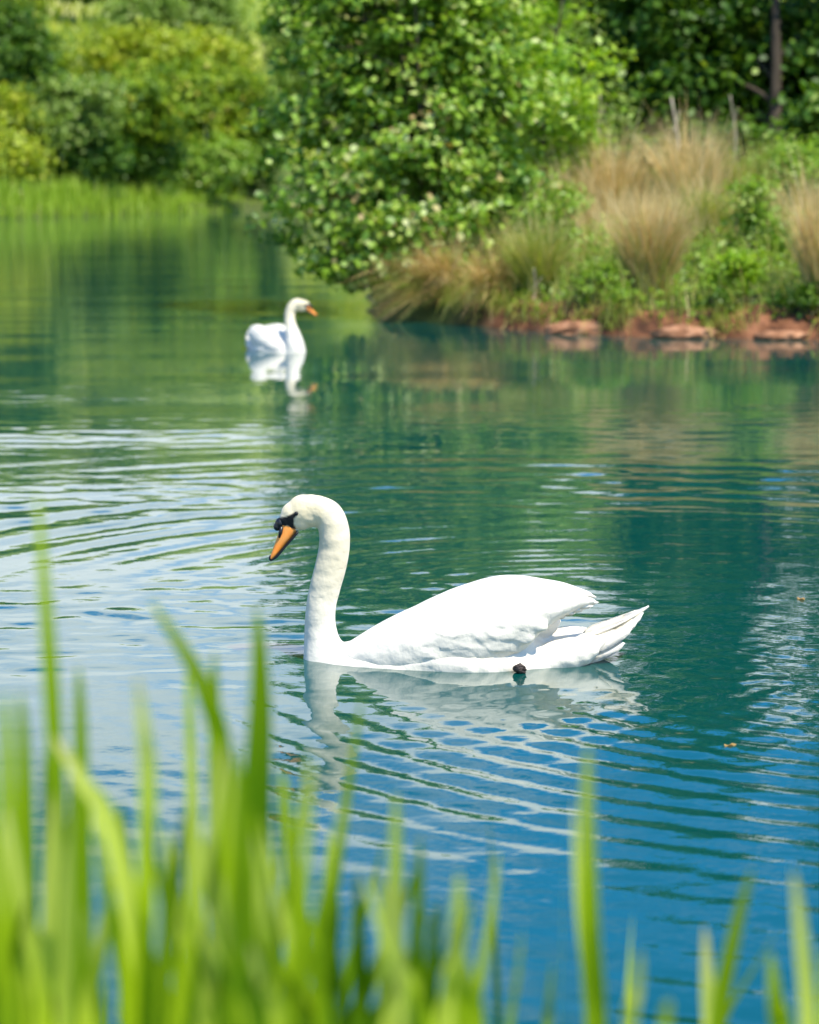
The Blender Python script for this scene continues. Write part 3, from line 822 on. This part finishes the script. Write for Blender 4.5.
# dry tussocks
def tussock(px, d, n, h, spread, mat, label, seed, wid=.010, bias=(0, 0), tone=.5, low=.35, r0=.16):
    rg = np.random.default_rng(seed)
    b = gp(px, d)
    root = empty('grass_tussock', b)
    tag(root, label, 'grass tussock', 'dry grass tussocks on the right bank')
    for part, frac, mt, tm, hh in (('dry_blades', .66, mat, tone, 1.0), ('green_blades', .34, M['rushgreen'], .35, .75)):
        k = int(n * frac)
        a = rg.uniform(0, 2 * np.pi, k); r = r0 * np.sqrt(rg.random(k))
        P = np.stack([np.cos(a) * r, np.sin(a) * r, np.full(k, -.03)], 1)
        H_ = h * hh * rg.uniform(low - .12, 1.0, k) * (1 + .25 * (rg.random(k) > .95))
        a2 = a + rg.normal(0, .9, k)
        ln = spread * rg.random(k) ** .8 * H_ / h
        lean = np.stack([np.cos(a2) * ln + bias[0] * rg.random(k), np.sin(a2) * ln + bias[1] * rg.random(k)], 1)
        blades(part, P, H_, lean, wid * rg.uniform(.6, 1.4, k), rg, mt, root, 4, .6, tm)['kind'] = 'stuff'
    return root
tussock(650, 21.3, 2300, 1.12, .62, M['straw'], 'big tan dry tussock fanning out in the middle of the clay edge', 201, .009)
tussock(828, 20.5, 2100, 1.32, .62, M['straw'], 'tall brown dry tussock at the right edge of the picture', 202, .009)
tussock(448, 22.75, 1300, .72, .45, M['straw'], 'brown drooping tussock under the overhanging tree, bending left', 203, .009, (-.75, -.45), .3)
tussock(538, 22.0, 1300, .82, .55, M['rushgreen'], 'mixed green and brown tussock left of the big tan one', 204, .010, (-.1, -.15), .55)
tussock(495, 22.2, 900, .62, .45, M['straw'], 'low brown tussock with broken stalks hanging to the water', 205, .009, (-.35, -.5), .3)
tussock(690, 25.8, 1700, 1.40, .75, M['straw'], 'pale tan tussock on the upper bank behind the big one', 206, .012, tone=.75)
tussock(612, 26.2, 1700, 1.45, .8, M['straw'], 'pale straw tussock on the upper bank below the young tree', 207, .012, tone=.7)
tussock(570, 25.8, 1000, 1.1, .6, M['straw'], 'small straw tussock leftmost on the upper bank', 208, .012, tone=.7)
tussock(748, 25.8, 1000, 1.1, .6, M['rushgreen'], 'greenish tussock on the upper bank right of the pale tan one', 209, .012, tone=.5)
tussock(705, 23.6, 1000, .75, .55, M['rushgreen'], 'greenish grass tussock filling the slope above the broadleaved clump', 210, .011, tone=.45)
# dead stalks
for i, (bx, by, tx, ty, d, r, lab) in enumerate([
        (676, 160, 671, 97, 27.0, .030, 'thick pale dead stalk standing above the pale tan tussock'),
        (588, 150, 600, 92, 26.8, .020, 'pale dead stalk leaning right above the straw tussocks'),
        (583, 150, 574, 98, 27.2, .016, 'thin dead stalk leaning left next to the right leaning one'),
        (733, 150, 730, 95, 27.5, .014, 'thin dead stalk right of the thick one, standing against the dark trees'),
        (512, 160, 512, 108, 25.0, .018, 'slender pale dead stalk in front of the young tree'),
        (524, 300, 534, 268, 21.6, .010, 'short pale broken stalk hanging over the clay at the mixed tussock')]):
    p0, p1 = at_d(bx, by + 25, d), at_d(tx, ty, d)
    root = empty('dead_stalk', p0)
    tag(root, lab, 'dead stalk', 'dead stalks on the right bank')
    v = p1 - p0
    limb_mesh('stem', [([(0, 0, 0), v * .5 + np.array([.05, .03, 0]), v], r, r * .35)], M['deadwood'], root)
    limb_mesh('side_shoot', [([v * .6, v * .72 + np.array([.05, .02, 0]), v * .85 + np.array([.09, .03, 0])], r * .45, r * .2)], M['deadwood'], root, 6)
# clay boulders at the foot of the bank
for i, (px, py, sx, sz, lab) in enumerate([
        (566, 320, .30, .065, 'pale red clay block at the water below the mixed tussock'),
        (672, 326, .30, .070, 'largest pinkish clay block at the water under the big tan tussock'),
        (770, 331, .22, .050, 'dull red clay block at the water below the broadleaved clump')]):
    p = on_z(px, py + 4)
    yy = float(shore_right(np.array([p[0]]))[0]) + .06
    bm = bmesh.new()
    bmesh.ops.create_icosphere(bm, subdivisions=4, radius=1)
    nA2 = WNoise(300 + i, 9, .25, .9); nB2 = WNoise(340 + i, 9, .8, 2.2)
    for v in bm.verts:
        c = v.co.copy()
        f = 1 + .16 * float(nA2(c.x * .8 + c.z * .3, c.y * .8 - c.z * .3)) + .10 * float(nB2(c.x - c.z * .7, c.y + c.z))
        v.co = Vector((c.x * sx * f, c.y * .18 * f, math.copysign(abs(c.z) ** .75, c.z) * sz * f + sz * .45))
    me = bpy.data.meshes.new('clay_boulder'); bm.to_mesh(me); bm.free()
    o = link('clay_boulder', me, M['clay']); o.location = (p[0], yy, 0)
    tag(o, lab, 'clay block', 'clay blocks along the water edge')
# ground cover of the right bank: weeds and grass (nobody could count it)
rg = np.random.default_rng(400)
n = 60000
x = rg.uniform(-.6, 7.5, n); y = rg.uniform(20, 36, n)
dd = y - shore_right(x)
ok = (dd > .20) & (rg.random(n) < np.where(dd < .5, .35, 1)) & (height(x, y) > .03)
x, y, dd = x[ok], y[ok], dd[ok]
z = height(x, y)
pt = WNoise(401, 9, .15, .6)(x, y)
hh = np.clip(.20 + .14 * pt, .05, .5) * sstep(.1, 1.0, dd) + .05
P = np.stack([x, y, z + hh * rg.random(len(x))], 1)
nn = norm(np.array([0, -.15, .8]) + rg.normal(size=P.shape) * .5)
V, T, tone = leaf_cloud(P, nn, .055 * rg.uniform(.6, 1.5, len(P)) * (1 + (y - 20) * .04), rg, .55)
uw = link('undergrowth', arr_mesh('undergrowth', V, T, np.clip(tone + .15 * np.repeat(pt, 4), 0, 1)), M['herb'], smooth=False)
tag(uw, 'low green weeds covering the slope of the right bank', kind='stuff')
n = 16000
x = rg.uniform(-.6, 7.5, n); y = rg.uniform(20.2, 34, n)
dd = y - shore_right(x); ok = (dd > .12) & (height(x, y) > .04)
x, y, dd = x[ok], y[ok], dd[ok]
P = np.stack([x, y, height(x, y) - .02], 1)
gr = blades('grass', P, rg.uniform(.15, .5, len(x)), rg.normal(0, .12, (len(x), 2)) + np.array([0, -.04]), rg.uniform(.006, .014, len(x)), rg, M['rushgreen'], None, 3, .5, .5)
n = 14000
x = rg.uniform(.2, 7.5, n); y = rg.uniform(23.2, 30, n)
P = np.stack([x, y, height(x, y) - .02], 1)
pm = WNoise(410, 9, .1, .45)(x, y)
ok = (pm > -.25) & (P[:, 2] > .1); P, x = P[ok], x[ok]
sg = blades('straw_grass', P, rg.uniform(.3, .85, len(x)), rg.normal(0, .16, (len(x), 2)), rg.uniform(.006, .013, len(x)), rg, M['straw'], None, 3, .5, .55)
tag(sg, 'pale straw coloured dead grass on the upper slope of the right bank', kind='stuff')
n = 2400
x = rg.uniform(.3, 5, n); y = shore_right(x) + rg.uniform(.06, .3, n)
P = np.stack([x, y, height(x, y)], 1)
ok = (P[:, 2] > .03) & (WNoise(411, 9, .3, 1.1)(x, y) > -.1); P, x = P[ok], x[ok]
eg = blades('edge_grass', P, rg.uniform(.1, .32, len(x)), rg.normal(0, .1, (len(x), 2)) + np.array([0, -.16]), rg.uniform(.006, .012, len(x)), rg, M['rushgreen'], None, 4, .9, .4)
tag(eg, 'green and brown grass drooping over the clay edge of the right bank', kind='stuff')
tag(gr, 'rough green and straw grass between the tussocks of the right bank', kind='stuff')

# ------------------------------------------------------------------ far left bank
def far_y(x):
    return float(np.interp(x, [-60, -15, -6.5, 20], [58, 83, 104, 112]))
def fp(px, back):
    """point on the far bank seen in column px, a given distance behind its waterline"""
    y = 90.0
    for _ in range(20):
        xx = (px - 409.5) / F * y; y = far_y(xx) + back
    return (xx, y, zat(xx, y))
far = [  # px, behind shore, lobes (metres), material, label, leaf count factor
    (55, 6, [(0, 0, 2.9, 2.3, 1.8, 1.5), (1.2, 0, 3.4, 1.8, 1.5, 1.3)], 'sallow', 'grey green round bush above the reeds at the far left, dark underneath', 1.1),
    (115, 5, [(0, 0, 3.2, 2.4, 1.8, 1.6), (1.3, 0, 3.8, 1.9, 1.6, 1.4)], 'olive', 'dark based olive bush in the middle of the far bank', 1.2),
    (175, 8, [(0, 0, 3.0, 2.3, 1.8, 2.3), (.2, 0, 4.3, 1.8, 1.5, 1.3)], 'olive', 'tall olive green bush right of the middle of the far bank', 1.2),
    (222, 6, [(0, 0, 2.5, 2.0, 1.6, 2.3), (.3, 0, 4.3, 1.6, 1.4, 1.6)], 'olive', 'olive bush on the far bank just left of the overhanging tree', 1.1),
    (200, 2.5, [(0, 0, 1.1, 1.5, 1.0, 1.1), (.9, 0, 1.6, 1.2, .9, 1.0)], 'herb', 'low green bush at the water right of the far reeds', .8),
    (255, 3.0, [(0, 0, 1.5, 1.5, 1.2, 1.5), (.3, 0, 3.0, 1.3, 1.2, 1.3)], 'dark', 'dark green bush at the water half hidden by the overhanging tree', .9),
    (18, 12, [(0, 0, 4.0, 1.9, 1.6, 2.0), (-.4, 0, 5.6, 1.6, 1.4, 1.3)], 'dark', 'dark grey green tree at the top left corner', 1.0),
    (8, 4.5, [(0, 0, 1.4, 1.3, 1.0, 1.0)], 'golden', 'yellow green low bush at the left edge behind the reeds', .7),
    (5, 9, [(0, 0, 2.6, 1.6, 1.3, 1.2)], 'golden', 'yellow bush at the left edge under the top left tree', .7),
    (130, 15, [(0, 0, 4.2, 2.2, 1.6, 1.6), (1.4, 0, 4.4, 2.0, 1.5, 1.4)], 'golden', 'golden green bush cresting behind the olive bushes', 1.0),
    (190, 14, [(0, 0, 4.4, 2.2, 1.8, 1.6), (1.2, 0, 4.6, 2.0, 1.5, 1.4)], 'golden', 'golden green bush behind the tall olive one', 1.0),
    (140, 26, [(0, 0, 2.8, 2.2, 1.8, 2.0), (.8, 0, 4.2, 1.5, 1.4, 1.2)], 'sallow', 'pale grey green tree on the hillside at the top centre left', 1.0),
    (205, 28, [(0, 0, 2.7, 2.2, 1.8, 2.0), (.3, 0, 4.2, 1.8, 1.5, 1.4)], 'sallow', 'grey green tree on the hillside just left of the overhanging tree', 1.0),
    (40, 24, [(0, 0, 1.6, 2.0, 1.5, 1.3)], 'olive', 'small olive bush on the pale hillside at the upper left', .8),
    (300, 20, [(0, 0, 2.5, 2.4, 1.8, 2.2), (0, 0, 4.6, 2.0, 1.6, 1.6)], 'sallow', 'tree on the far bank behind the overhanging tree', .8),
    (170, 34, [(0, 0, 3.0, 2.4, 1.8, 2.2)], 'olive', 'olive tree high on the hillside between the two grey green ones', .9),
    (20, 38, [(0, 0, 3.2, 2.6, 1.8, 2.4)], 'olive', 'olive tree high on the hillside above the top left tree', .9),
    (110, 45, [(0, 0, 3.2, 3.0, 2.0, 2.6)], 'sallow', 'broad grey green tree near the crest of the hillside', .9),
    (78, 4.2, [(0, 0, 1.3, 1.5, .8, 1.0), (.9, 0, 1.5, 1.0, .8, .8)], 'dark', 'dark leaved low bush added as the shade in the hollow under the grey green bush, behind the far reeds', .8),  # added bush: its dark leaf colour stands in for shade in the hollow
    (138, 4.0, [(0, 0, 1.4, 1.4, .8, 1.1), (.8, 0, 1.7, 1.0, .8, .9)], 'dark', 'dark leaved low bush added as the shade in the hollow under the olive bush, behind the far reeds', .8),  # second added bush, dark leaves painting the shade below the olive crown
    (-60, 10, [(0, 0, 3.0, 3.0, 2.0, 2.4)], 'olive', 'bush beyond the left edge of the far bank', .7),
]
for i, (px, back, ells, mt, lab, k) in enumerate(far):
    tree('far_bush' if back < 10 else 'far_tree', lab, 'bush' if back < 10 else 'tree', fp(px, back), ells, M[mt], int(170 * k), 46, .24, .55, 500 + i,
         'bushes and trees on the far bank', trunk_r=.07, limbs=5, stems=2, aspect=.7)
limb_o = limb_mesh('bare_pole', [([fp(208, 4), np.array(fp(208, 4)) + [0, 0, 2.4], np.array(fp(208, 4)) + [.05, 0, 4.9]], .06, .03)], M['deadwood'], None)
tag(limb_o, 'thin bare grey stem standing among the olive bushes of the far bank', 'dead stem')
rg = np.random.default_rng(600)
n = 15000
x = rg.uniform(-34, 2, n); y = np.interp(x, [-60, -15, -6.5, 20], [58, 83, 104, 112]) + rg.uniform(-.9, 4.5, n) + .6 * nA(x * .25, 1 + 0 * x)
P = np.stack([x, y, np.maximum(height(x, y), -.1)], 1)
hh = rg.uniform(.5, 1.1, n) * (1 + .25 * WNoise(601, 7, .05, .3)(x, y))
hh *= np.where(x > -9.5, .75, 1) * sstep(-7.2, -8.6, x + .6 * rg.normal(size=n)) + .02
rd = blades('reeds', P, hh, rg.normal(0, .18, (n, 2)), rg.uniform(.03, .07, n), rg, M['reed'], None, 3, .5, .45)
tag(rd, 'bright green reeds along the waterline of the far bank', kind='stuff')
n = 22000
x = rg.uniform(-60, 30, n); y = np.interp(x, [-60, -15, -6.5, 20], [58, 83, 104, 112]) + 13 + 60 * rg.random(n) ** 1.3
P = np.stack([x, y, height(x, y) + .05], 1)
hg = blades('hillside_grass', P, rg.uniform(.4, 1.0, n), rg.normal(0, .25, (n, 2)), rg.uniform(.08, .2, n), rg, M['golden'], None, 2, .4, .6)
tag(hg, 'pale yellow green rough grass on the hillside behind the far bank', kind='stuff')

# ------------------------------------------------------------------ foreground reeds
def leaf_ribbon(name, pts, width, tone0, tone1, parent, org, twist=0.0, seg=4):
    pts = cat_spline(np.array(pts) - org, seg); n = len(pts)
    t = np.linspace(0, 1, n)
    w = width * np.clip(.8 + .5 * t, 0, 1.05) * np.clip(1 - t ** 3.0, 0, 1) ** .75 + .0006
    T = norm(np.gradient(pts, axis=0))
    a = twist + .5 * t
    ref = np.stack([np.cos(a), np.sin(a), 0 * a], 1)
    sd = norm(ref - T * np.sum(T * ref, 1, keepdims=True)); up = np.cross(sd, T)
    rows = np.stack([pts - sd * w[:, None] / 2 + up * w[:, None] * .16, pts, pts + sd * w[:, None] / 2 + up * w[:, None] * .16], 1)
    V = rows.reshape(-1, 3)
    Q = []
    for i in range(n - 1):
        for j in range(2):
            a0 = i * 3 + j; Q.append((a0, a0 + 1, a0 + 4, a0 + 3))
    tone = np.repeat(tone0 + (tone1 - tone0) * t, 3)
    return link(name, arr_mesh(name, V, Q, np.clip(tone, 0, 1)), M['iris'], parent)
def reed_plant(label, d, leaves, gcol='reed plants in front of the camera'):
    """leaves: list of (pixel polyline tip -> bottom, width in pixels, tone tip, tone base, depth offset)"""
    bx = np.mean([lf[0][-1][0] for lf in leaves])
    base = at_d(bx, 1024, d); base[2] = zat(base[0], base[1])
    root = empty('reed_plant', base)
    tag(root, label, 'reed', gcol)
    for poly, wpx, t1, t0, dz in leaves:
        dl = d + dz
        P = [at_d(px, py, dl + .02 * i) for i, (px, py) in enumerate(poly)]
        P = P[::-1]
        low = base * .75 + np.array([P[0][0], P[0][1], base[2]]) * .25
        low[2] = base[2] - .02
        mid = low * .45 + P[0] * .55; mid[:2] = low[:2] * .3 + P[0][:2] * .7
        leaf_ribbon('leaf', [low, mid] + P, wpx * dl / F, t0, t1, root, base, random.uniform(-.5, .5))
    return root
random.seed(12)
reed_plant('tallest reed at the left, its narrow tip reaching beside the ripples', 2.0,
           [([(37, 492), (45, 600), (54, 740), (66, 1040)], 21, .75, .15, 0), ([(78, 665), (80, 760), (84, 1040)], 24, .55, .3, .1), ([(52, 735), (82, 780), (112, 835), (150, 1040)], 24, .98, .55, -.1)])
reed_plant('reed with a long leaf arching over to the left, in the left middle', 2.05,
           [([(150, 600), (178, 640), (205, 690), (224, 770), (240, 1040)], 24, .9, .3, 0), ([(214, 650), (216, 760), (222, 1040)], 22, .6, .35, .1), ([(187, 660), (192, 800), (196, 1040)], 18, .7, .45, .15)])
reed_plant('broad dark green reed leaf standing below the swan bill', 2.1,
           [([(257, 605), (260, 700), (256, 840), (258, 1040)], 36, .55, .10, 0), ([(281, 770), (290, 880), (292, 1040)], 24, .8, .5, .15), ([(236, 740), (244, 860), (248, 1040)], 26, .5, .2, -.1)])
reed_plant('slender reed leaning right, its tip just under the swan breast', 2.3,
           [([(362, 695), (350, 770), (335, 870), (312, 1040)], 15, .55, .3, 0), ([(330, 830), (325, 920), (318, 1040)], 20, .8, .5, .1)])
reed_plant('reed with one whitish faded leaf tip at the left', 1.85,
           [([(136, 675), (143, 730), (147, 800), (140, 1040)], 22, 1.0, .35, 0), ([(120, 800), (128, 900), (132, 1040)], 28, .5, .3, .15)])
reed_plant('reed cut by the left edge of the picture', 1.9,
           [([(4, 690), (8, 800), (6, 1040)], 24, .7, .4, 0), ([(20, 690), (26, 790), (30, 1040)], 24, .65, .3, .1), ([(-8, 740), (-10, 900), (-5, 1040)], 30, .6, .4, 0)])
reed_plant('lone upright reed in the lower middle right, tall against blue water', 2.0,
           [([(588, 742), (587, 820), (590, 930), (597, 1040)], 25, .85, .35, 0), ([(574, 800), (577, 900), (590, 1040)], 12, .95, .5, .1)])
reed_plant('thin reed leaning right near the lower right corner', 2.1,
           [([(752, 868), (735, 930), (716, 1040)], 20, .6, .45, 0), ([(704, 925), (706, 980), (710, 1040)], 24, .98, .7, .05)])
reed_plant('pale thin reed at the right edge of the picture, lower corner', 1.9,
           [([(793, 868), (800, 930), (808, 1040)], 20, .95, .7, 0), ([(770, 950), (775, 1000), (780, 1040)], 26, .7, .6, .1), ([(824, 940), (822, 1040)], 22, .7, .5, 0)])
reed_plant('pair of upright reed leaves at the bottom centre, left of the lone one', 2.05,
           [([(396, 790), (396, 880), (394, 1040)], 22, .85, .55, 0), ([(420, 835), (418, 920), (414, 1040)], 18, .5, .3, .1)])
reed_plant('short yellowish reed clump at the bottom centre', 1.9,
           [([(458, 870), (454, 930), (446, 1040)], 34, .8, .75, 0), ([(497, 850), (490, 920), (470, 1040)], 14, .85, .5, .15), ([(440, 900), (432, 960), (428, 1040)], 22, .4, .3, .1)])
reed_plant('thin pale reed leaves between the yellowish clump and the lone reed', 2.1,
           [([(522, 930), (516, 980), (508, 1040)], 12, .6, .5, 0), ([(552, 960), (548, 1000), (545, 1040)], 14, .5, .5, .1)])
reed_plant('faint pale reed leaves right of the lone upright reed', 1.75,
           [([(640, 950), (636, 990), (630, 1040)], 16, .9, .8, 0), ([(668, 1000), (664, 1040)], 18, .7, .7, 0)])
for lab, xs, d, seed in [('dense reed clump filling the bottom left corner', (0, 60), 1.8, 1), ('dense reed clump below the faded leaf tip', (80, 165), 1.75, 2),
                         ('dense reed clump below the arching leaf', (170, 235), 1.85, 3), ('bright reed clump below the broad dark leaf', (245, 310), 1.8, 4),
                         ('bright leaning reed clump at the foot of the slender reed', (320, 385), 1.8, 5),
                         ('low dense reed clump filling the bottom edge under the pair of upright leaves', (385, 470), 1.75, 6), ('low dark reed clump at the bottom edge under the broad dark leaf', (215, 330), 1.65, 7)]:
    rr = random.Random(seed)
    lv = []
    for k in range(10 if seed < 4 else 12):
        bx = rr.uniform(*xs) + rr.uniform(-14, 14)
        ty = rr.uniform(730, 930) if seed < 5 else rr.uniform(860, 980)
        tx = bx + rr.gauss(0, 34) - 4
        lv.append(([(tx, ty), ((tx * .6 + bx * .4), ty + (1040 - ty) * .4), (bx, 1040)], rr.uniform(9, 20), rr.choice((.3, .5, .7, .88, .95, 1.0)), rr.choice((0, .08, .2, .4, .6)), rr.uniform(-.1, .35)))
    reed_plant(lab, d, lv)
# short sward between the reed plants on the near bank
rg = np.random.default_rng(700)
n = 140
x = rg.uniform(-.75, .75, n); y = rg.uniform(1.35, 2.75, n)
ok = rg.random(n) < np.clip(.95 - (x + .05) * 2.2, .15, 1)
x, y = x[ok], y[ok]
P = np.stack([x, y, height(x, y)], 1)
ng = blades('grass', P, rg.uniform(.22, .50, len(x)), rg.normal(0, .05, (len(x), 2)), rg.uniform(.008, .016, len(x)), rg, M['iris'], None, 4, .5, .5)
tag(ng, 'short green grass on the bank between the foreground reeds', kind='stuff')

# ------------------------------------------------------------------ leaves floating on the lake
for px, py, r_, rot, lab in [(729, 747, .013, .4, 'small yellowish leaf floating on dark water right of and below the swan tail'),
                             (801, 600, .018, 1.9, 'small brown leaf floating on dark water near the right edge')]:
    p = on_z(px, py)
    root_v = [(math.cos(a) * r_ * (1.6 if i == 0 else 1), math.sin(a) * r_ * .55, .003 + .003 * math.sin(3 * a)) for i, a in enumerate(np.linspace(0, 2 * np.pi, 12, endpoint=False))]
    b_ = bmesh.new(); vv = [b_.verts.new(v) for v in root_v]; c_ = b_.verts.new((0, 0, .002))
    for i in range(12): b_.faces.new((vv[i], vv[(i + 1) % 12], c_))
    me = bpy.data.meshes.new('floating_leaf'); b_.to_mesh(me); b_.free()
    o = link('floating_leaf', me, M['straw']); o.location = (p[0], p[1], .002); o.rotation_euler = (0, 0, rot)
    tag(o, lab, 'leaf', 'leaves floating on the lake')
